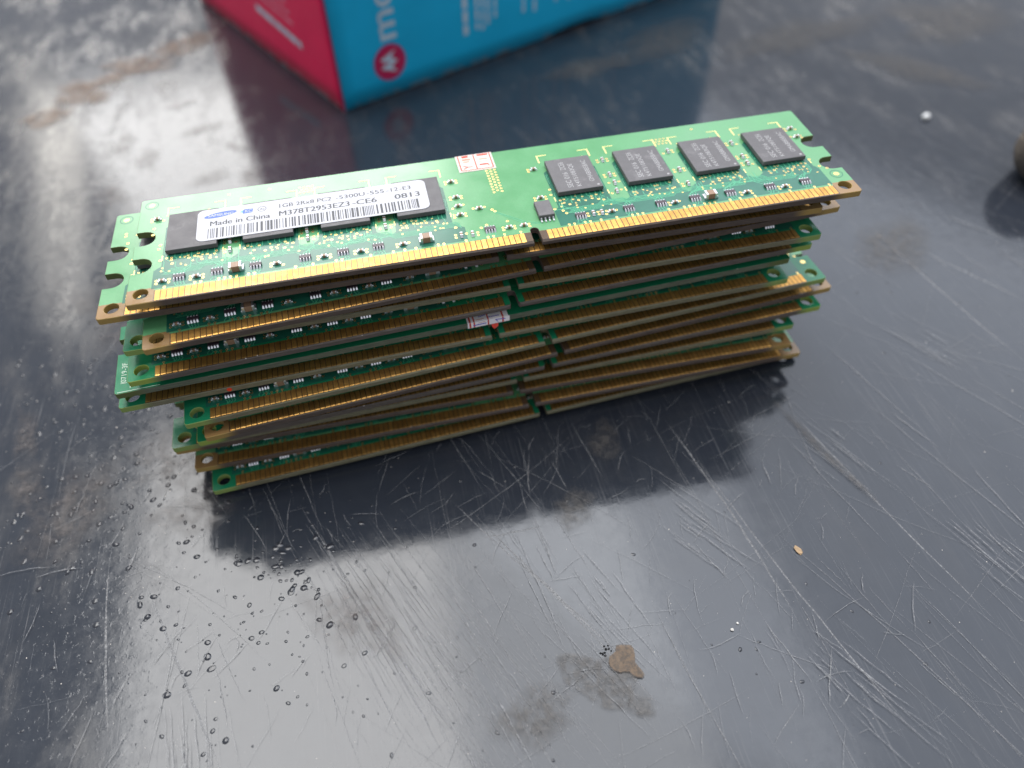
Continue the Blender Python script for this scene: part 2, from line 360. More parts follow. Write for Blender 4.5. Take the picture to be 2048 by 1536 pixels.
# films and stains
def blob(name, mat, cx, cy, rx, ry, rot, seed, irr=0.28, feather=0.45, label=None, stuff=True, outline=None):
    q = random.Random(seed); n = 40; mb = MB(); at = []
    ph = [(q.uniform(0, 6.28), q.uniform(-1, 1)/k**0.8) for k in range(1, 9)]
    z = nextz()
    def rim(k):
        a = 2*math.pi*k/n
        if outline: return outline[k % len(outline)]
        r = 1 + irr*sum(am*math.sin((i+2)*a+p) for i, (p, am) in enumerate(ph))
        x, y = r*rx*math.cos(a), r*ry*math.sin(a)
        return (cx + x*math.cos(rot)-y*math.sin(rot), cy + x*math.sin(rot)+y*math.cos(rot))
    if outline: n = len(outline)
    vs = [(cx, cy, z)]; at.append(1.0)
    for j, (rr, aa) in enumerate((((1-feather)*0.5, 1.0), (1-feather, 1.0), (1-feather*0.45, 0.55), (1.0, 0.0 if feather > 0.1 else 0.9))):
        for k in range(n):
            p = rim(k); vs.append((cx+(p[0]-cx)*rr, cy+(p[1]-cy)*rr, z)); at.append(aa)
    fs = [(0, 1+k, 1+(k+1) % n) for k in range(n)]
    for j in range(3):
        a, b = 1+j*n, 1+(j+1)*n
        fs += [(a+k, b+k, b+(k+1) % n, a+(k+1) % n) for k in range(n)]
    mb.add(vs, fs)
    o = obj(name, film_mesh(name, mat, mb, at), table)
    if stuff: o['kind'] = 'stuff'
    if label: o['label'] = label
    return o
for i, (x, y, rx, ry, ro) in enumerate([(-85,207,14,9,.4),(-101,194,13,9,.2),(-119,177,12,9,-.3),(-128,163,9,7,.6),(-112,185,10,5,.4)]):
    blob('tan_smudge', M['tan'], x, y, rx, ry, ro, 30+i, 0.3, 0.5, 'tan smudge on the table left of the carton')
for i, (x, y, rx, ry, ro) in enumerate([(16,-12,6,4,1.2),(111,33,15,10,.7),(144,154,34,13,.3),(93,164,26,12,.5),(205,151,26,20,.3),(5,-27,6,4,.5),(170,120,28,9,-.8),(60,150,18,8,.1),(60,-25,1.4,14,.28)]):
    blob('dust_film', M['film'], x, y, rx, ry, ro, 60+i, 0.3, 0.6)
for i, (x, y, rx, ry, ro) in enumerate([(-74,4,12,9,.4),(-70,-10,9,7,.9),(-108,19,3,9,.1),(-105,4,4,8,.3),(-95,-5,10,12,.3),(-90,60,14,20,.2),(-40,-40,7,12,.4),(-76,142,7,4,.3),(-64,128,6,3,-.5),(-92,128,5,6,.2),(-72,112,8,4,.4),(-84,160,6,3,.1),(-60,110,4,6,.3),(-100,110,5,7,.3),(-100,140,4,8,.2)]):
    blob('grime_patch', M['grime'], x, y, rx, ry, ro, 90+i, 0.34, 0.7)
blob('dust_film', M['film'], 1.0, -61.5, 7.5, 5.0, -0.6, 131, 0.32, 0.14)
blob('dust_film', M['film'], -12, -64, 8, 5, 0.2, 132, 0.28, 0.6)
rust = [(4.7,-55.7),(6.1,-55.9),(7.3,-56.3),(7.5,-57.1),(7.4,-58.0),(7.2,-58.7),(7.0,-59.3),(7.4,-60.3),(7.8,-61.2),(7.9,-61.8),(7.4,-62.2),(6.6,-62.0),(6.0,-61.5),(5.5,-60.7),(4.7,-60.5),(3.9,-60.5),(3.1,-60.0),(2.5,-59.1),(2.5,-58.2),(2.9,-57.4),(3.7,-57.0),(4.3,-56.7),(4.4,-56.2)][::-1]
blob('rust_stain', M['rust'], 5.0, -58.5, 0, 0, 0, 5, 0, 0.06, 'brown rusty stain with a tail on the table front', True, rust)

# blisters and dents in the lacquer
M['lacquer'] = mat_simple('dark_lacquer_blister', (0.02, 0.022, 0.028), 0.16, 0, 0.2, 1.0, 0.25, 3.0)
bl = MB()
def dome(x, y, r, h):
    n = 10; e = rnd.uniform(0.75, 1.25); a0 = rnd.uniform(0, 3)
    rings = [(1.06, -0.01), (0.86, h*0.38), (0.48, h*0.82), (0.0, h*(0.6 if rnd.random() < 0.35 else 1.0))]
    vs = []
    for rr, zz in rings[:-1]:
        for k in range(n):
            a = 2*math.pi*k/n; px, py = r*rr*math.cos(a)*e, r*rr*math.sin(a)/e
            vs.append((x+px*math.cos(a0)-py*math.sin(a0), y+px*math.sin(a0)+py*math.cos(a0), zz))
    vs.append((x, y, rings[-1][1])); fs = []
    for j in range(2): fs += [(j*n+k, j*n+(k+1) % n, (j+1)*n+(k+1) % n, (j+1)*n+k) for k in range(n)]
    fs += [(2*n+k, 2*n+(k+1) % n, 3*n) for k in range(n)]
    bl.add(vs, fs)
for k in range(210):
    r = .14*math.exp(abs(rnd.gauss(0,.7))); r = min(r, .8); dome(rnd.gauss(-58, 13), rnd.gauss(-35, 13), r, r*rnd.uniform(.12,.34))
for k in range(26):
    r = rnd.choice([.25,.3,.4,.55,.65]); dome(rnd.gauss(-52, 4), rnd.gauss(-27, 4), r, r*rnd.uniform(.15,.36))
for k in range(420):
    r = rnd.choice([.12,.18,.25,.32,.45,.6]); dome(rnd.gauss(-92, 18), rnd.gauss(14, 24), r, r*rnd.uniform(.2,.5))
for k in range(110):
    r = rnd.choice([.1,.14,.2,.3,.38]); dome(rnd.uniform(-40, 130), rnd.uniform(-80, 20), r, r*rnd.uniform(.15,.4))
tag(obj('blisters', bl.mesh('blisters', [M['lacquer']], True), table), 'tiny blisters in the table lacquer', kind='stuff')

# dust specks, and glints off the lacquer bumps painted as pale specks
M['speck'] = mat_simple('pale_dust_glint_speck', (0.62, 0.57, 0.51), 0.6, 0, 0.4, 0.6)
db = MB()
def speck(mb, x, y, r, z=0.0, flat=0.6):
    a = [Vector((rnd.gauss(0,1), rnd.gauss(0,1), rnd.gauss(0,1))).normalized() for _ in range(1)]
    n = 5; vs = [(x+r*rnd.uniform(.6,1)*math.cos(2*math.pi*k/n), y+r*rnd.uniform(.6,1)*math.sin(2*math.pi*k/n), z) for k in range(n)]
    vs += [(x+r*.2*rnd.uniform(-1,1), y+r*.2*rnd.uniform(-1,1), z+r*flat*rnd.uniform(.6,1.2))]
    mb.add(vs, [(k, (k+1) % n, n) for k in range(n)])
for k in range(1100):
    r = min(0.32, 0.05*math.exp(rnd.gauss(0, .5))); speck(db, rnd.uniform(-115, 150), rnd.uniform(-90, 60), r)
for k in range(160):
    speck(db, rnd.uniform(-180, 240), rnd.uniform(20, 260), min(.5, 0.1*math.exp(rnd.gauss(0, .5))))
for k in range(200):  # pale specks painted for glints on the bumps at left
    speck(db, rnd.gauss(-85, 22), rnd.gauss(5, 25), min(.3, 0.08*math.exp(rnd.gauss(0, .5))))
SPECKS_LATER = db

# ------------------------------------------------------------------ memory modules
LEN, WID, TH = 133.35, 30.0, 1.27
PIT = 3.4376
def ztop(i): return 1.25 + TH + (14-i)*PIT
POSE = {1:(-66.675,0.0,0.0),2:(-72.949,1.694,-0.005),3:(-66.074,-3.947,0.064),4:(-71.052,0.265,0.007),5:(-71.166,-3.967,0.049),6:(-74.827,-2.988,0.046),
 7:(-75.397,-3.249,0.031),8:(-64.696,-6.941,0.072),9:(-62.071,-7.933,0.082),10:(-64.695,-5.769,0.052),11:(-70.746,-3.317,0.026),12:(-71.663,-1.074,-0.009),13:(-68.595,-3.93,0.011),14:(-65.95,-7.741,0.064)}
CHX = [5.96, 19.35, 33.2, 47.05, 77.35, 91.25, 104.95, 118.6]; CW, CY0, CY1, CH = 8.85, 11.9, 22.75, 1.06

def outline(notch_r, corner_r=0.6):
    pts = []
    def arc(cx, cy, r, a0, a1, n):
        for k in range(n+1):
            a = R(a0 + (a1-a0)*k/n); pts.append((cx+r*math.cos(a), cy+r*math.sin(a)))
    c = corner_r
    arc(c, c, c, 180, 270, 4)
    k0, k1, kd = 69.925, 71.425, 4.0
    nr = notch_r
    if nr > 0: arc(k0-nr, nr, nr, 270, 360, 4)
    else: pts.append((k0, 0))
    arc((k0+k1)/2, kd-0.75, 0.75, 180, 0, 8)
    if nr > 0: arc(k1+nr, nr, nr, 180, 270, 4)
    else: pts.append((k1, 0))
    arc(LEN-c, c, c, 270, 360, 4)
    for cy in (10.0, 17.8): 
        pts.append((LEN, cy-2.0)); arc(LEN-1.5, cy, 2.0, 270, 90, 12); pts.append((LEN, cy+2.0))
    arc(LEN-c, WID-c, c, 0, 90, 4)
    arc(c, WID-c, c, 90, 180, 4)
    for cy in (17.8, 10.0):
        pts.append((0, cy+2.0)); arc(1.5, cy, 2.0, 90, -90, 12); pts.append((0, cy-2.0))
    return pts

def board_mesh(name, mask, edge, notch_r):
    cu = bpy.data.curves.new(name, 'CURVE'); cu.dimensions = '2D'; cu.fill_mode = 'BOTH'
    b = 0.07; cu.extrude = TH/2 - b; cu.bevel_depth = b; cu.bevel_resolution = 0; cu.offset = -b
    rings = [outline(notch_r)]
    for hx, hy in ((2.35, 2.45), (LEN-2.35, 2.45)):
        rings.append([(hx+1.27*math.cos(2*math.pi*k/20), hy-1.27*math.sin(2*math.pi*k/20)) for k in range(20)])
    for rg in rings:
        sp = cu.splines.new('POLY'); sp.points.add(len(rg)-1)
        for p, q in zip(sp.points, rg): p.co = (q[0], q[1], 0, 1)
        sp.use_cyclic_u = True
    o = bpy.data.objects.new(name, cu); me = bpy.data.meshes.new_from_object(o)
    bpy.data.objects.remove(o); bpy.data.curves.remove(cu)
    for v in me.vertices:
        x, y, z = v.co.x, v.co.y, v.co.z + TH/2
        if y < 0.15 and 0.8 < x < LEN-0.8:                    # insertion bevel along the contacts
            if z > TH-0.02 or z < 0.02: y = 0.40
            else: z = TH/2 + (0.30 if z > TH/2 else -0.30)
        v.co = Vector((x, y, z))*S
    me.materials.clear(); me.materials.append(mask); me.materials.append(edge)
    me.update()
    for p in me.polygons:
        p.material_index = 0 if abs(p.normal.z) > 0.95 else 1; p.use_smooth = False
    return me

STYLE = {'A': (board_mesh('board', M['maskA'], M['edgeA'], 0.0)), 'B': (board_mesh('board', M['maskB'], M['edgeB'], 0.0)),
         'C': (board_mesh('board', M['maskC'], M['edgeC'], 0.8)), 'D': (board_mesh('board', M['maskB'], M['edgeD'], 0.0)),
         'E': (board_mesh('board', M['maskB'], M['edgeB'], 0.6))}

pm = MB(); pm.add([(-.43,.30,-.02),(.43,.30,-.02),(.43,2.78,-.02),(-.43,2.78,-.02),(-.43,.30,.0),(.43,.30,.0),(.43,2.78,.02),(-.43,2.78,.02),(-.41,.50,.06),(.41,.50,.06),(.41,2.74,.045),(-.41,2.74,.045)],
       [(3,2,1,0),(0,1,5,4),(1,2,6,5),(2,3,7,6),(3,0,4,7),(4,5,9,8),(5,6,10,9),(6,7,11,10),(7,4,8,11),(8,9,10,11)]); PAD = pm.mesh('contact', [M['gold']])
cm = MB(); cm.box(0, CW, 0, CY1-CY0, 0.22, CH, 0, 0.06); cm.box(0.5, CW-0.5, 0.5, CY1-CY0-0.5, 0.0, 0.22, 0); CHIP = cm.mesh('memory_chip', [M['chip']])
um = MB(); um.box(0, CW, 0, CY1-CY0, -CH, 0, 0); UCHIP = um.mesh('memory_chip_underside', [M['chip']])
ra = MB(); ra.box(-1.0, 1.0, -0.42, 0.42, 0.05, 0.42, 0, 0.05)
for k in range(4):
    xk = -0.78 + 0.52*k
    for s_ in (-1, 1):
        y0, y1 = (0.30, 0.74) if s_ > 0 else (-0.74, -0.30)
        ra.box(xk-0.15, xk+0.15, y0, y1, 0.02, 0.44, 1, 0.12)
        if s_ < 0: ra.add([(xk-.15,-.74,.34),(xk+.15,-.74,.34),(xk+.17,-.98,.02),(xk-.17,-.98,.02)], [(3,2,1,0)], 1)
ARR = ra.mesh('resistor_array', [M['resist'], M['solder']])
def cap_mesh(name, L, Wd, H, e):
    q = MB(); q.box(-L/2+e, L/2-e, -Wd/2, Wd/2, 0.03, H, 0, 0.05)
    q.box(-L/2, -L/2+e, -Wd/2-0.02, Wd/2+0.02, 0.02, H+0.02, 1, 0.07); q.box(L/2-e, L/2, -Wd/2-0.02, Wd/2+0.02, 0.02, H+0.02, 1, 0.07)
    q.box(-L/2-0.25, -L/2, -Wd/2, Wd/2, 0.01, H*0.4, 1, 0.08); q.box(L/2, L/2+0.25, -Wd/2, Wd/2, 0.01, H*0.4, 1, 0.08)
    return q.mesh(name, [M['cap'], M['solder']])
CAPS = cap_mesh('capacitor', 1.0, 0.52, 0.5, 0.28); CAPL = cap_mesh('large_capacitor', 2.2, 1.45, 1.15, 0.45)

ARRX = [8.52, 14.89, 21.42, 29.91, 36.51, 42.75, 62.94, 79.89, 89.08, 95.31, 102.0, 109.0, 116.99, 124.15]
BIGX = [(18.13,5.1),(51.3,5.0),(104.9,5.0)]
CAPP = [(11.46,4.7,0),(25.05,4.8,0),(33.2,4.8,0),(39.59,4.7,0),(3.52,23.08,0),(5.75,4.83,0),(16.95,10.73,1),(16.89,13.3,1),(30.54,12.9,1),(30.6,10.7,1),(44.6,10.7,1),(44.6,13.0,1),(47.08,4.79,0),(62.19,11.9,0),
 (58.47,13.54,0),(58.54,16.38,0),(58.4,10.77,0),(58.42,21.59,0),(57.6,4.85,1),(59.61,4.68,1),(66.39,4.95,0),(69.1,4.94,0),(74.92,21.77,0),(74.0,12.3,0),(88.94,21.64,1),(88.83,16.42,1),(88.98,13.6,1),(88.59,10.98,1),
 (82.3,5.3,1),(83.9,5.2,1),(85.72,5.07,0),(102.52,21.41,1),(102.49,14.74,1),(102.44,9.93,1),(97.9,4.83,0),(115.96,21.02,1),(116.14,16.02,1),(116.16,13.62,1),(112.0,4.6,0),(119.69,4.6,0),(129.77,23.2,0),(129.68,20.04,0)]

# etched (copper-free) areas, traces, vias: shared by all boards of the layout
et = MB(); ZE = TH + 0.008
def comb(xa, xb, chips, ybot, seed):
    q = random.Random(seed); p = [(xa, ybot), (xb, ybot), (xb, 7.2)]
    for cx in reversed(chips):
        x0, x1 = cx-0.75, cx+CW+0.75
        d = q.uniform(7.9, 9.3)
        p += [(min(xb, x1+1.2), d-0.4), (x1, d+0.6), (x1, 20.2), (x1-0.9, 21.1), (x0+0.9, 21.1), (x0, 20.2), (x0, d+0.8), (max(xa, x0-1.2), d-0.2)]
    p += [(xa, 6.8)]
    return p
et.poly(comb(4.0, 58.6, CHX[:4], 3.25, 1), ZE); et.poly(comb(75.6, 128.9, CHX[4:], 3.25, 2), ZE)
ETCH = et.mesh('etched_area', [M['etch']])
tr = MB(); ZT = TH + 0.016; tq = random.Random(11)
def route(p, w_=0.14): tr.ribbon(p, w_, ZT + len(tr.f)*0.000004)
for xa in ARRX:
    for k in range(4):
        xk = xa - 0.78 + 0.52*k
        route([(xk, 4.45), (xk, 3.9), (xk+tq.choice([-.3,.3,.2]), 3.5), (xk+tq.choice([-.2,.2]), 3.0)])
        if xa in (62.94,): continue
        y1 = 6.4 + 0.32*k + tq.uniform(0, .1); dx = tq.choice([-1, 1])*tq.uniform(.8, 4.2)
        route([(xk, 6.15), (xk, y1), (xk+dx*.35, y1+abs(dx)*.35), (xk+dx, y1+abs(dx)*.35), (xk+dx+math.copysign(.7, dx), y1+abs(dx)*.35+.7), (xk+dx+math.copysign(.7, dx), 9.6+tq.uniform(0, 1.2))])
for xa, xb in ((5.5, 57.5), (78, 127.5)):                      # bus lines with jogs and length-matching meanders
    for k in range(6):
        y = 6.7 + 0.27*k; pts = [(xa+k*.25, y)]; x = xa
        sgn = 1
        q = random.Random(40)
        while x < xb-4:
            st = q.uniform(4, 9); x = min(xb, x+st); pts.append((x-k*.05, pts[-1][1])); dj = q.uniform(.3, .9)*sgn; sgn = -sgn
            x += abs(dj); pts.append((x-k*.05, pts[-1][1]+dj))
        route(pts, 0.12)
for cx in CHX:
    for k in range(9):
        x = cx+0.5+k*0.95+tq.uniform(-.2,.2); y = 11.9; l = tq.uniform(.6, 2.4)
        route([(x, y+.4), (x, y-l*.5), (x+tq.choice([-.35,.35]), y-l*.5-.35), (x+tq.choice([-.35,.35]), y-l-.3)])
    for s_, xs in ((-1, cx-.15), (1, cx+CW+.15)):
        for k in range(4):
            y = 13+tq.uniform(0, 7); route([(xs, y), (xs+s_*.35, y-.2), (xs+s_*.35, y-tq.uniform(1, 3))], 0.1)
route([(64.5,10.8),(69.9,5.9),(72.3,5.2)], 0.12); route([(64.7,10.3),(69.5,5.6),(72.2,4.9)], 0.12)
TRACE = tr.mesh('traces', [M['trace']])
vi = MB(); ZV = TH + 0.03; vq = random.Random(3); vset = []
def via(x, y, r=0.27):
    for a, b in vset:
        if abs(a-x) < .44 and abs(b-y) < .44: return
    vset.append((x, y)); vi.disc(x, y, ZV, r, 9, 0, r*.45, ZV+0.008)
    vi.disc(x, y, ZV-0.012, r*.5, 6, 1)
for cx in CHX:
    for cl in (0.9, 3.2, 5.3, 7.7):
        for k in range(vq.randint(5, 8)): via(cx+cl+vq.uniform(-.9, .9), 10.4+vq.uniform(-1.3, 1.1), vq.choice([.2,.24,.28]))
    for k in range(9): via(cx+vq.uniform(-1, CW+1), vq.uniform(7.3, 9.2), .2)
    for k in range(4): via(cx+vq.uniform(0, 2.2), CY1+vq.uniform(.5, 1.3), .2); via(cx+CW-vq.uniform(0, 2.2), CY1+vq.uniform(.5, 1.6), .2)
    for k in range(4): via(cx+CW*.47+vq.uniform(-.7, .7), CY1+vq.uniform(.4, 1.0), .3)
for x, y, o_ in CAPP:
    for dx, dy in ((-1.05, .38), (1.05, .38), (-1.05, -.38), (1.05, -.38)):
        if vq.random() < .85: via(x+(dx if not o_ else dx*.95), y+dy, .28)
for r_ in range(9):
    for c_ in range(3): via(65.95+c_*.78+(.0), 16.4+r_*.93+(c_ % 2)*.46, .27)
for ox, oy in ((30.88, 26.2), (102.2, 25.4)):
    for a in range(4):
        for b in range(3): via(ox+(a-1.5)*.8+(b % 2)*.4, oy+(b-1)*.85, .25)
for x, y in ((16.32,28.1),(23.94,28.0),(110.2,28.2),(64.5,11.1),(64.9,10.5),(61.5,6.2),(62.6,6.8),(66.5,7.0),(57,7.4),(128.5,12),(129.3,9.4),(130.4,8.4),(3.1,20.4),(3.0,18.6),(4.6,15.2),(4.4,14.1),(4.9,10.7),(76.4,14.6),(76.2,12.9),(75.8,8.4),(77.2,7.6),(77.6,6.7)): via(x, y, .3)
for k in range(120):
    x = 5.175+k if k < 64 else 73.175+(k-64)
    if vq.random() < .36: vi.box(x-.12, x+.12, 2.7, 3.25, TH, ZV, 0); vi.disc(x, 3.35, ZV+.002, .26, 9, 0, .11, ZV+.006)
VIA = vi.mesh('vias', [M['via'], M['resist']])
sk = MB(); ZS = TH + 0.025
for cx in CHX:
    x0, x1, yt = cx-0.75, cx+CW+0.85, CY1+3.7
    for xx, s_ in ((x0, 1), (x1, -1)):
        sk.ribbon([(xx, yt-2.6), (xx, yt)], .26, ZS); sk.ribbon([(xx+s_*.14, yt-.13), (xx+s_*2.0, yt-.13)], .2, ZS)
        sk.ribbon([(xx, 12.0), (xx, 10.7)], .22, ZS)
SILK = sk.mesh('corner_marks', [M['silk']])
rg = MB(); rg.disc(0, 0, TH+.02, .55, 16, 0); rg.disc(0, 0, TH+.022, 1.25, 20, 1, 1.1)
FID = rg.mesh('fiducial', [M['via'], M['etch']])

def module(i, style, label, parts='front', seed=0):
    x0, y0, th = POSE[i]; z = ztop(i)-TH
    if i == 6:                                                  # turned end for end: its plain long edge faces the camera
        c, s_ = math.cos(th), math.sin(th)
        root = empty('memory_module', (x0+c*LEN-s_*WID, y0+s_*LEN+c*WID, z), th+math.pi)
    else: root = empty('memory_module', (x0, y0, z), th)
    tag(root, label, 'memory module', 'memory modules in the stack')
    obj('board', STYLE[style], root)
    if i != 6:
        for k in range(120): obj('contact', PAD, root, (5.175+k if k < 64 else 73.175+(k-64), 0, TH+0.002))
    for cx in CHX:
        u = obj('memory_chip', UCHIP, root, (cx, CY0, -0.002))
        if i == 14: u.scale.z = 1.17
    chips = [obj('memory_chip', CHIP, root, (cx, CY0, TH+0.002)) for cx in CHX]
    obj('etched_area', ETCH, root); tag(obj('traces', TRACE, root), None, kind='stuff'); tag(obj('vias', VIA, root), None, kind='stuff')
    obj('fiducial', FID, root, (2.05, 28.0, 0)); obj('fiducial', FID, root, (131.2, 6.2, 0))
    if i != 6:
        for xa in ARRX: obj('resistor_array', ARR, root, (xa, 5.3, TH+0.02))
        for x, y in BIGX: obj('capacitor', CAPL, root, (x, y, TH+0.02))
        for x, y, o_ in CAPP:
            if i == 1 or y < 6: obj('capacitor', CAPS, root, (x, y, TH+0.02), R(90)*o_)
    if i in (1, 2): tag(obj('corner_marks', SILK, root), None, kind='stuff')
    return root, chips

info = [
 (1,'A','topmost memory module, carrying a white barcode label on its left chips'),
 (2,'A','second memory module from the top, amber left end jutting out past the one above'),
 (3,'A','third memory module from the top, brown edge, turned slightly with gold contacts showing left'),
 (4,'B','fourth memory module from the top, olive edge and green right corner with hole'),
 (5,'C','fifth memory module from the top, green left corner and rounded key notch'),
 (6,'D','sixth memory module from the top, reversed with plain green edge and torn paper sticker'),
 (7,'B','seventh memory module from the top, red dot on its olive front edge'),
 (8,'B','eighth memory module from the top, green with gold contacts exposed at both ends'),
 (9,'A','ninth memory module from the top, brown edge ending rightmost in the lower half'),
 (10,'C','tenth memory module from the top, grey brown edge with rounded notch, bright green right corner'),
 (11,'B','eleventh memory module from the top, olive edge with green left corner sticking out'),
 (12,'A','twelfth memory module from the top, third from the bottom, thin brown edge'),
 (13,'A','second memory module from the bottom, brown edge with amber corners'),
 (14,'E','bottom memory module lying on the table, green left corner with a hole'),
]
mods = {}
for i, st, lb in info: mods[i] = module(i, st, lb)

# --- writing and extras on the topmost module
root, chips = mods[1]
for k, ch in enumerate(chips):
    if k >= 4:
        for nm, body, bx, y0, wd in (('marking', 'SEC 016', 3.35, 1.0, 5.0), ('marking', 'ZCE6', 3.35, 6.9, 2.7), ('marking', 'K4T51083QE', 5.05, 1.0, 7.7), ('marking', 'GMAB885BAC', 7.75, 2.0, 7.3)):
            tm = text_mesh(nm, body, M['chipmark'], wd, 1.05 if bx < 6 else 0.95, R(90), bx, y0, CH+0.004)
            obj('marking', tm, ch)
        d = MB(); d.disc(CW-0.75, 0.8, CH+0.004, 0.26, 14); obj('pin_dot', d.mesh('pin_dot', [M['chipmark']]), ch)

def rrect(x0, x1, y0, y1, r, n=6):
    p = []
    for cx, cy, a0 in ((x1-r, y1-r, 0), (x0+r, y1-r, 90), (x0+r, y0+r, 180), (x1-r, y0+r, 270)):
        for k in range(n+1):
            a = R(a0+90*k/n); p.append((cx+r*math.cos(a), cy+r*math.sin(a)))
    return p
ZL = TH + CH + 0.005
lm = MB(); pts = rrect(11.2, 53.35, 12.95, 22.3, 1.3); nP = len(pts)
lm.poly(pts, ZL+0.09); lm.add([(x, y, ZL) for x, y in pts] + [(x, y, ZL+0.09) for x, y in pts], [(k, (k+1) % nP, nP+(k+1) % nP, nP+k) for k in range(nP)])
lab = tag(obj('label', lm.mesh('label', [M['label']]), root), 'white barcode label with printed part numbers')
ZP = ZL + 0.094
def ltext(body, x, y, wd, ht, mat='ink', bold=0.035, z=ZP): obj('print', text_mesh('print', body, M[mat], wd, ht, 0, x, y, z, bold), lab)
ltext('1GB 2Rx8 PC2', 25.95, 19.72, 9.6, 1.18); ltext('-5300U', 36.4, 19.72, 5.4, 1.18); ltext('-555', 42.15, 19.72, 3.3, 1.18); ltext('-12', 45.9, 19.72, 2.2, 1.18); ltext('-E3', 48.4, 19.72, 2.1, 1.18)
ltext('M378T2953EZ3', 25.85, 17.15, 12.9, 1.5, 'ink', 0.06); ltext('-CE6', 39.3, 17.15, 4.5, 1.5, 'ink', 0.06)
ltext('Made in China', 13.5, 17.1, 10.7, 1.42, 'ink', 0.06); ltext('0813', 47.2, 17.15, 4.7, 1.5, 'ink', 0.07)
el = MB(); n = 32; el.poly([(15.3+2.95*math.cos(2*math.pi*k/n)*math.cos(.14)-.78*math.sin(2*math.pi*k/n)*math.sin(.14), 20.3+2.95*math.cos(2*math.pi*k/n)*math.sin(.14)+.78*math.sin(2*math.pi*k/n)*math.cos(.14)) for k in range(n)], ZP)
obj('logo', el.mesh('logo', [M['blue']]), lab)
ltext('SAMSUNG', 13.05, 19.92, 4.55, 0.72, 'label', 0.05, ZP+0.006)
kc = MB(); kc.poly([(19.35,19.5),(21.05,19.6),(21.2,20.75),(19.6,20.85),(19.2,20.3)], ZP); kc.poly([(18.75,20.1),(19.3,19.9),(19.35,20.6)], ZP+.003, 1)
obj('logo', kc.mesh('logo', [M['blue'], M['teal']]), lab)
ltext('KC', 19.75, 19.8, 1.2, 0.8, 'label', 0.0, ZP+0.006)
rc = MB(); rc.disc(22.8, 20.2, ZP, 0.82, 24, 0, 0.70); obj('logo', rc.mesh('logo', [M['ink']]), lab); ltext('2e', 22.4, 19.9, 0.85, 0.6)
bc = MB(); bq = random.Random(77); x = 13.2
while x < 51.2:
    wd = bq.choice([.14,.14,.14,.3,.3,.42]); bc.add([(x,13.45,ZP),(x+wd,13.45,ZP),(x+wd,16.35,ZP),(x,16.35,ZP)], [(0,1,2,3)]); x += wd + bq.choice([.16,.16,.3,.3,.44])
obj('barcode', bc.mesh('barcode', [M['ink']]), lab)

# SPD chip beside the key notch
sp = MB(); sp.box(72.2, 75.15, 5.85, 10.3, 0.12, 0.95, 0, 0.08)
for k in range(4):
    xk = 72.57 + 0.74*k
    for s_, ya in ((-1, 5.85), (1, 10.3)):
        a, b = (ya-0.28, ya+0.02) if s_ < 0 else (ya-0.02, ya+0.28)
        sp.box(xk-.15, xk+.15, a, b, 0.28, 0.50, 1, 0.04)
        c0, c1 = (ya-0.9, ya-0.2) if s_ < 0 else (ya+0.2, ya+0.9)
        sp.box(xk-.17, xk+.17, c0, c1, 0.02, 0.22, 1, 0.06)
obj('eeprom_chip', sp.mesh('eeprom_chip', [M['chip'], M['solder']]), root, (0, 0, TH+0.02))

# small paper sticker over the far edge
st = MB(); zz = TH + 0.05
st.box(60.65, 68.0, 24.3, 30.02, TH+0.045, zz+0.02, 0); st.box(60.65, 68.0, 30.02, 30.1, 0.3, zz+0.018, 0)
stk = tag(obj('sticker', st.mesh('sticker', [M['paper']]), root), 'small white paper sticker with red print')
pr = MB(); z2 = zz + 0.026
for p in ([(61.15,30.0),(61.15,24.75)], [(61.2,24.75),(67.5,24.75)], [(67.55,24.75),(67.55,30.0)], [(64.3,24.8),(64.3,30.0)]): pr.ribbon(p, .24, z2)
for x0, x1, y0, y1 in ((61.9,63.2,27.5,27.9),(61.8,63.5,28.2,28.8),(65.0,67.0,27.2,27.4),(65.2,66.9,27.9,28.3)): pr.box(x0, x1, y0, y1, z2-.003, z2, 1)
for x0, x1, y0, y1 in ((61.9,63.2,29.2,29.9),(65.0,67.2,29.3,29.9)): pr.box(x0, x1, y0, y1, z2-.003, z2, 0)
obj('print', pr.mesh('print', [M['redink'], M['paleink']]), stk)
obj('print', text_mesh('print', 'Y', M['redink'], 1.5, 1.9, R(90), 63.6, 25.1, z2+.004), stk)
obj('print', text_mesh('print', 'J', M['redink'], 1.1, 1.9, R(90), 66.9, 25.3, z2+.004), stk)

# --- extras further down the stack
def near6(x, y): return (LEN-x, WID-y)                         # measured from the near left corner of the reversed module
r6 = mods[6][0]
ts = MB(); xa, _ = near6(73.0, 0); xb, _ = near6(64.9, 0); yb = WID
ts.box(xa, xb, yb-2.2, yb+0.06, TH+0.03, TH+0.10, 0); ts.box(xa-0.25, xb, yb+0.06, yb+0.12, 0.02, TH+0.098, 0); ts.box(xa+0.3, xb-.4, yb-1.4, yb-.2, TH+.10, TH+.13, 0)
s6 = tag(obj('sticker', ts.mesh('sticker', [mat_simple('white_sticker_paper', (0.86, 0.82, 0.82), 0.85, 0, 0.06, 2.0, 0, 8, 0.1)]), r6), 'torn white paper sticker with red and blue ink folded over the edge')
k6 = MB(); zt = TH + 0.135; yf = yb + 0.13
def fold(xn, wd, mi, top=True, front=True):
    x = LEN-xn
    if top: k6.add([(x-wd/2, yb-1.9, zt), (x+wd/2, yb-1.9, zt), (x+wd/2, yb+.1, zt), (x-wd/2, yb+.1, zt)], [(0,1,2,3)], mi)
    if front: k6.add([(x-wd/2, yf, .06), (x+wd/2, yf, .06), (x+wd/2, yf, TH+.08), (x-wd/2, yf, TH+.08)], [(3,2,1,0)], mi)
fold(65.4, .34, 0); fold(66.2, .3, 0); fold(69.0, .28, 0); fold(71.9, .34, 0)
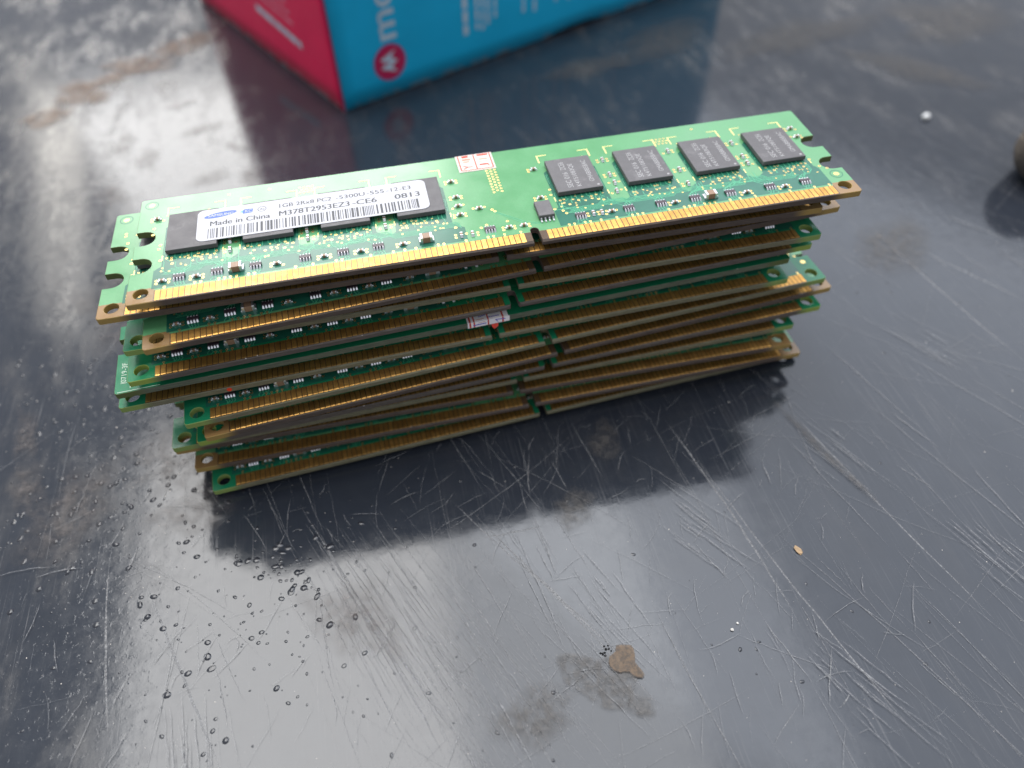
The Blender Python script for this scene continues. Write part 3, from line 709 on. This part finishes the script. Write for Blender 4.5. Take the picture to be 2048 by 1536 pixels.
def bar(xn0, xn1, za, zb, wd, mi):
    k6.add([(LEN-xn0, yf+.004, za), (LEN-xn0, yf+.004, za+wd), (LEN-xn1, yf+.004, zb+wd), (LEN-xn1, yf+.004, zb)], [(0,1,2,3)], mi)
bar(66.0, 68.6, .42, .50, .24, 1); bar(70.4, 72.4, .92, .72, .22, 1); bar(70.4, 70.95, .95, .2, .26, 1); bar(67.0, 68.4, .95, 1.0, .12, 2)
def bart(xn0, xn1, y0, y1, wd, mi):
    k6.add([(LEN-xn0, yb-y0, zt+.004), (LEN-xn1, yb-y1, zt+.004), (LEN-xn1, yb-y1-wd, zt+.004), (LEN-xn0, yb-y0-wd, zt+.004)], [(0,1,2,3)], mi)
bart(69.1, 71.3, .45, .45, .2, 1); bart(66.6, 68.2, .3, .3, .16, 2); bart(67.2, 68.7, 1.0, 1.2, .2, 1)
obj('print', k6.mesh('print', [M['redink'], M['blueink'], M['paleink']]), s6)
tb6 = MB(); tb6.add([(LEN-69.6, yb-.3, -.05), (LEN-71.0, yb-.3, -.05), (LEN-70.9, yb+.2, -.75), (LEN-70.1, yb+.25, -1.3), (LEN-69.7, yb+.1, -.8)], [(0,1,2,3,4)]); tb6.add([(LEN-69.6, yb-.36, -.05), (LEN-71.0, yb-.36, -.05), (LEN-70.9, yb+.14, -.75), (LEN-70.1, yb+.19, -1.3), (LEN-69.7, yb+.04, -.8)], [(4,3,2,1,0)])
tag(obj('seal_scrap', tb6.mesh('seal_scrap', [M['redpaint']]), r6), 'red torn scrap hanging below the sticker')
mk = text_mesh('marking', '0719-3F', M['white_silk'], 5.0, 0.95, R(-90), LEN-1.95, WID-2.7+0.0, TH+.03)
obj('marking', mk, r6)
b6 = MB(); b6.ribbon([(LEN-1.0, WID-2.5), (LEN-2.1, WID-2.5)], .13, TH+.03); b6.ribbon([(LEN-2.75, WID-1.0), (LEN-2.75, WID-8.0)], .13, TH+.03); b6.ribbon([(LEN-.5, WID-.35), (LEN-8, WID-.35)], .12, TH+.03)
obj('outline_mark', b6.mesh('outline_mark', [M['white_silk']]), r6)
pdm = MB(); pdm.disc(0, 0, 0, .48, 12); me = pdm.mesh('paint_dot', [M['redpaint']])
pd = tag(obj('paint_dot', me, mods[7][0], (19.6, -0.012, 0.72)), 'red paint dot on the front edge'); pd.rotation_euler = (R(90), 0, 0)

# pale flecks caught on the board edges, and the dust and painted glints on the table
for i in POSE:
    x0, y0, th = POSE[i]; c, s_ = math.cos(th), math.sin(th)
    for k in range(rnd.randint(3, 8)):
        u = rnd.uniform(4, 129); yy = rnd.choice([0.15, 0.3, 0.4]); r = rnd.choice([.08, .1, .14, .2])
        speck(SPECKS_LATER, x0+c*u-s_*yy, y0+s_*u+c*yy, r, ztop(i)-TH*rnd.choice([0.02, 0.1, 0.3]), 0.8)
tag(obj('dust', SPECKS_LATER.mesh('dust', [M['speck']]), None), 'pale dust specks and painted glints scattered over the dark tabletop', 'dust', kind='stuff')

# ------------------------------------------------------------------ carton behind the stack
def mat_card(name, col):
    """printed card: slight mottling, rubbed raw along its lower edge, a few scuffs"""
    t = NT(name); v = t.coord(); x, y, z = t.xyz(v); n = t.noise(v, 0.05, 4); f = t.noise(v, 1.2, 4)
    c = t.mix(n, tuple(q*0.85 for q in col), tuple(min(1, q*1.12) for q in col))
    rub = t.math('MULTIPLY', t.ramp(z, 0.2, 2.2, 1.0, 0.0), t.ramp(t.noise(v, 0.22, 4, 0.7), 0.44, 0.62))
    scf = t.math('MULTIPLY', t.ramp(t.noise(t.mapping(v, 0.4, (0.5, 0.5, 2.2)), 0.35, 5, 0.75), 0.64, 0.76), 0.35)
    c = t.mix(t.math('MAXIMUM', rub, scf), c, (0.45, 0.46, 0.48))
    t.set(Base_Color=c, Roughness=t.ramp(f, .3, .7, .34, .48))
    t.bump(t.noise(v, 0.06, 3), 0.35, 0.0012); return t.m
M['cblue'] = mat_card('blue_printed_card', (0.003, 0.43, 0.72)); M['cred'] = mat_card('crimson_printed_card', (0.78, 0.009, 0.085)); M['cdark'] = mat_card('dark_crimson_edge', (0.36, 0.004, 0.07))
M['cwhite'] = mat_card('white_box_print', (0.50, 0.62, 0.72)); M['cpink'] = mat_card('pale_box_print', (0.66, 0.28, 0.36)); M['clogo'] = mat_card('magenta_logo_print', (0.50, 0.015, 0.09)); M['craw'] = mat_card('raw_card_edge', (0.42, 0.43, 0.45))
bxr = tag(empty('carton', (-28.7, 141.0, 0.15)), 'blue and crimson printed cardboard carton behind the stack', 'carton')
bxr_a, bxr_b = R(24.0), R(116.0); BL, BD, BH = 184.0, 120.0, 95.0
dA = Vector((math.cos(bxr_a), math.sin(bxr_a))); dB = Vector((math.cos(bxr_b), math.sin(bxr_b)))
def face_panel(name, d, L, H, nrm, mat, th=0.6, seed=1, curl=None):
    """a card panel standing on the table: a grid with a slightly bowed surface and a worn lower edge"""
    q = random.Random(seed); nx, nz = 28, 14; mb = MB(); vs = []
    wob = [q.uniform(0, .5) for _ in range(nx+1)]
    for side in (0, 1):
        for j in range(nz+1):
            for i in range(nx+1):
                u = L*i/nx; zz = H*j/nz
                if j == 0: zz = wob[i]*0.5 + (curl(u) if curl else 0)
                bow = 0.9*math.sin(math.pi*i/nx)*math.sin(math.pi*j/nz) - side*th
                p = d*u + nrm*bow; vs.append((p.x, p.y, zz))
    N = (nx+1)*(nz+1); fs = []
    for j in range(nz):
        for i in range(nx):
            a = j*(nx+1)+i; fs.append((a, a+1, a+nx+2, a+nx+1)); fs.append((N+a, N+a+nx+1, N+a+nx+2, N+a+1))
    for i in range(nx): fs.append((i+1, i, N+i, N+i+1)); a = nz*(nx+1)+i; fs.append((a, a+1, N+a+1, N+a))
    for j in range(nz):
        a = j*(nx+1); fs.append((a, a+nx+1, N+a+nx+1, N+a)); a += nx; fs.append((a+nx+1, a, N+a, N+a+nx+1))
    mb.add(vs, fs); return obj(name, mb.mesh(name, [mat], True), bxr)
nA = Vector((math.sin(bxr_a), -math.cos(bxr_a))); nB = Vector((-math.sin(bxr_b), math.cos(bxr_b))); 
if nB.x > 0: nB = -nB
pA = face_panel('side_panel', dA, BL, BH, nA, M['cblue'], seed=3, curl=lambda u: 1.5*max(0, math.sin((u-84)/34*math.pi)) if 84 < u < 118 else 0.15); pA['label'] = 'blue side panel with white lettering'
pB = face_panel('side_panel', dB, BD, BH, nB, M['cred'], seed=4); pB['label'] = 'crimson side panel'
far = dA*BL + dB*BD
def back_panel(o0, d, L, nrm, mat):
    mb = MB(); p = o0; q = o0 + d*L; t = nrm*0.6
    mb.add([(p.x,p.y,0.2),(q.x,q.y,0.2),(q.x,q.y,BH),(p.x,p.y,BH),(p.x+t.x,p.y+t.y,0.2),(q.x+t.x,q.y+t.y,0.2),(q.x+t.x,q.y+t.y,BH),(p.x+t.x,p.y+t.y,BH)], [(0,1,2,3),(7,6,5,4),(0,4,5,1),(3,2,6,7),(0,3,7,4),(1,5,6,2)])
    return obj('side_panel', mb.mesh('side_panel', [mat]), bxr)
back_panel(dB*BD, dA, BL, -nA, M['cred']); back_panel(dA*BL, dB, BD, -nB, M['cblue'])
tp = MB(); q0 = [Vector((0,0)), dA*BL, far, dB*BD]
tp.add([(p.x, p.y, BH) for p in q0] + [(p.x, p.y, BH+.6) for p in q0], [(3,2,1,0),(4,5,6,7),(0,1,5,4),(1,2,6,5),(2,3,7,6),(3,0,4,7)]); obj('lid_panel', tp.mesh('lid_panel', [M['cblue']]), bxr)
# rounded corner fold between the two visible panels
ce = MB(); n_ = 6
prof = []
for k in range(n_+1):
    f_ = k/n_; v_ = (nB*(1-f_)+nA*f_); v_.normalize(); prof.append(v_*0.55)
base_ = -(nA+nB)*0.15
rows = 12
for j in range(rows+1):
    zz = 0.1 + BH*j/rows
    ce.add([(base_.x+p.x, base_.y+p.y, zz) for p in prof], [])
ce.f = [(j*(n_+1)+k, j*(n_+1)+k+1, (j+1)*(n_+1)+k+1, (j+1)*(n_+1)+k) for j in range(rows) for k in range(n_)]; ce.m = [0]*len(ce.f)
obj('corner_fold', ce.mesh('corner_fold', [M['cdark']], True), bxr)
# print on the panels (laid just proud of the bowed card)
def bowA(u, zz, L=BL): return 0.9*math.sin(math.pi*u/L)*math.sin(math.pi*zz/BH)
def wrap(me, d, nrm, L, off):
    for v in me.vertices:
        u, zz = v.co.x/S, v.co.y/S
        b = bowA(u, zz, L) + off; p = d*u + nrm*b; v.co = Vector((p.x, p.y, zz))*S
    return me
def panel_print(name, me, par, d, nrm, L, off=0.08): return obj(name, wrap(me, d, nrm, L, off), par)
lg = MB(); lg.disc(19.5, 11.4, 0, 5.9, 36)
panel_print('logo', lg.mesh('logo', [M['clogo']]), pA, dA, nA, BL, 0.10)
lr = MB(); lr.disc(19.5, 11.4, 0, 6.2, 36, 0, 5.85); panel_print('logo_ring', lr.mesh('logo_ring', [mat_card('violet_logo_rim', (0.16, 0.07, 0.28))]), pA, dA, nA, BL, 0.09)
lw = MB(); ox, oy = 19.5, 11.4                                   # the pale two-peaked emblem, turned a quarter turn with the lettering
def rotp(p): return (ox - p[1], oy + p[0])
lw.poly([rotp(p) for p in ((-3.9,-2.6),(-1.6,3.4),(-0.7,2.6),(0,-0.2),(0.7,2.6),(1.6,3.4),(3.9,-2.6),(2.5,-1.2),(1.5,-0.6),(0.9,-1.4),(0,-3.0),(-0.9,-1.4),(-1.5,-0.6),(-2.5,-1.2))], 0)
panel_print('emblem', lw.mesh('emblem', [M['cwhite']]), pA, dA, nA, BL, 0.16)
panel_print('lettering', text_mesh('lettering', 'motorola', M['cwhite'], 52, 9.2, R(90), 23.3, 18.9, 0, 0.05), pA, dA, nA, BL, 0.12)
tx = MB(); tq = random.Random(5)
for c_, (u0, w_, z0, z1) in enumerate(((49.4, 2.0, 11.8, 46), (54.6, 1.1, 12.4, 44), (57.0, 1.1, 11.6, 50), (59.4, 1.1, 13.0, 40), (62.5, 1.0, 14.5, 42), (75, 1.1, 13, 46), (80, 1.1, 12, 40), (90, 1.1, 13, 44), (96, 1.1, 12, 44), (122, 1.0, 12, 40))):
    zc = z0
    while zc < z1:
        l = tq.uniform(1.6, 4.5); tx.add([(u0, zc, 0), (u0+w_, zc, 0), (u0+w_, zc+l, 0), (u0, zc+l, 0)], [(0,1,2,3)]); zc += l + tq.uniform(.5, .9)
tag(panel_print('fine_print', tx.mesh('fine_print', [M['cwhite']]), pA, dA, nA, BL, 0.1), None, kind='stuff')
tx = MB()
for u0, w_, z0, z1, mi in ((0,0,0,0,0),):
    pass
def redline(ua, za, ub, zb, wd, mi, seed):
    q = random.Random(seed); k = 0.0; L = math.hypot(ub-ua, zb-za); du, dz = (ub-ua)/L, (zb-za)/L
    while k < L:
        l = min(L-k, q.uniform(2, 6)); a, b = (ua+du*k, za+dz*k), (ua+du*(k+l), za+dz*(k+l))
        tx.add([(a[0], a[1], 0), (b[0], b[1], 0), (b[0]-dz*wd, b[1]+du*wd, 0), (a[0]-dz*wd, a[1]+du*wd, 0)], [(0,1,2,3)], mi); k += l + q.uniform(.4, .8)
redline(23.0, 13.2, 56, 16.2, 2.6, 0, 1)
for k in range(5): redline(26+k, 20.5+3.2*k, 54, 23.0+3.2*k, 0.9, 1, 2+k)
tag(panel_print('fine_print', tx.mesh('fine_print', [M['cwhite'], M['cpink']]), pB, dB, nB, BD, 0.1), None, kind='stuff')
for me_o in [o for o in bxr.children_recursive if o.name.startswith(('fine_print', 'logo', 'emblem', 'lettering'))]:
    me_o.data.update()

# ------------------------------------------------------------------ rough rounded object at the right edge
def mat_knit():
    t = NT('grey_brown_rough_cover'); v = t.coord()
    wv = t.n('ShaderNodeTexWave'); wv.inputs['Scale'].default_value = 0.55; wv.inputs['Distortion'].default_value = 3.0; wv.inputs['Detail'].default_value = 3; t.l(t.mapping(v, R(35)), wv.inputs['Vector'])
    n = t.noise(v, 0.9, 5, .7)
    h = t.math('ADD', t.math('MULTIPLY', wv.outputs['Fac'], .5), n)
    t.set(Base_Color=t.mix(n, (0.07, 0.058, 0.048), (0.25, 0.205, 0.165)), Roughness=0.85)
    t.bump(h, 1.0, 0.0016); return t.m
kb = MB(); nseg, nst = 40, 26
axis = Vector((0.86, 0.42, 0.0)).normalized(); side = Vector((-axis.y, axis.x, 0))
for j in range(nst+1):
    s_ = j/nst; along = -9.5*math.cos(min(1, s_*2.2)*math.pi/2) if s_*2.2 < 1 else (s_-1/2.2)*80
    rad = 9.5*math.sin(min(1, s_*2.2)*math.pi/2)**0.8 if s_*2.2 < 1 else 9.5 + 1.0*math.sin((s_-.45)*9)
    for k in range(nseg):
        a = 2*math.pi*k/nseg; rr = rad*(1+0.012*math.sin(7*a+j)); p = axis*along + side*(rr*math.cos(a))
        kb.v.append((p.x, p.y, rr*math.sin(a)*1.0))
kb.f = [(j*nseg+k, j*nseg+(k+1) % nseg, (j+1)*nseg+(k+1) % nseg, (j+1)*nseg+k) for j in range(nst) for k in range(nseg)] + [tuple(nst*nseg+k for k in range(nseg))]; kb.m = [0]*len(kb.f)
tag(obj('rounded_handle', kb.mesh('rounded_handle', [mat_knit()], True), None, (167.6, 50.8, 9.9)), 'rough grey-brown rounded end lying at the right edge of the frame', 'handle')

# ------------------------------------------------------------------ crumbs
def pebble(name, mat, x, y, r, sq, label, cat, seed, el=1.0, rz=0.0):
    q = random.Random(seed); bm = bmesh.new(); bmesh.ops.create_icosphere(bm, subdivisions=2 if name == 'white_grain' else 1, radius=1)
    for v in bm.verts:
        k = 1 + q.uniform(-.16, .16)*(1 if name == 'white_grain' else 2.2); v.co = Vector((v.co.x*r*el*k, v.co.y*r*k/el, v.co.z*r*sq*k))*S
    me = bpy.data.meshes.new(name); bm.to_mesh(me); bm.free(); me.materials.append(mat)
    for p in me.polygons: p.use_smooth = name == 'white_grain'
    return tag(obj(name, me, None, (x, y, r*sq*0.8), rz), label, cat)
pebble('white_grain', mat_simple('white_plastic_grain', (0.75, 0.75, 0.74), 0.4), 155.2, 88.9, 1.25, .8, 'single white grain on the bare table right of the stack', 'grain', 1, 1.1)
pebble('paint_flake', mat_simple('orange_white_flake', (0.34, 0.23, 0.13), 0.7, 0, 0.6, 2.0), 44.3, -45.5, 0.85, .25, 'orange and white flake on the table right of the rust stain', 'flake', 2, 1.35, -1.1)
bk = MB()
for x, y, r in ((2.0,-56.6,.32),(2.4,-56.4,.3),(2.7,-55.9,.3),(2.65,-55.3,.28),(2.3,-56.9,.3),(1.6,-56.3,.25),(3.3,-55.9,.24),(3.5,-56.4,.2),(3.25,-55.4,.2)):
    for _ in range(2): speck(bk, x+rnd.uniform(-.1,.1), y+rnd.uniform(-.1,.1), r, 0.0, .9)
tag(obj('black_crumb', bk.mesh('black_crumb', [mat_simple('black_residue', (0.008, 0.008, 0.009), 0.5)])), 'curled black crumb beside the brown rust stain', 'crumb')
M['grain'] = mat_simple('cream_grain', (0.62, 0.60, 0.56), 0.5, 0, 0.2, 1.0)
for i, (px_, py_, r, lb) in enumerate([(25.8,-57.5,.32,'pale grain right of the rust stain, left of a twin grain'),(27.2,-56.6,.26,'smaller twin grain right of the rust stain')]):
    pebble('pale_crumb', M['grain'], px_, py_, r, .7, lb, 'crumb', 20+i)
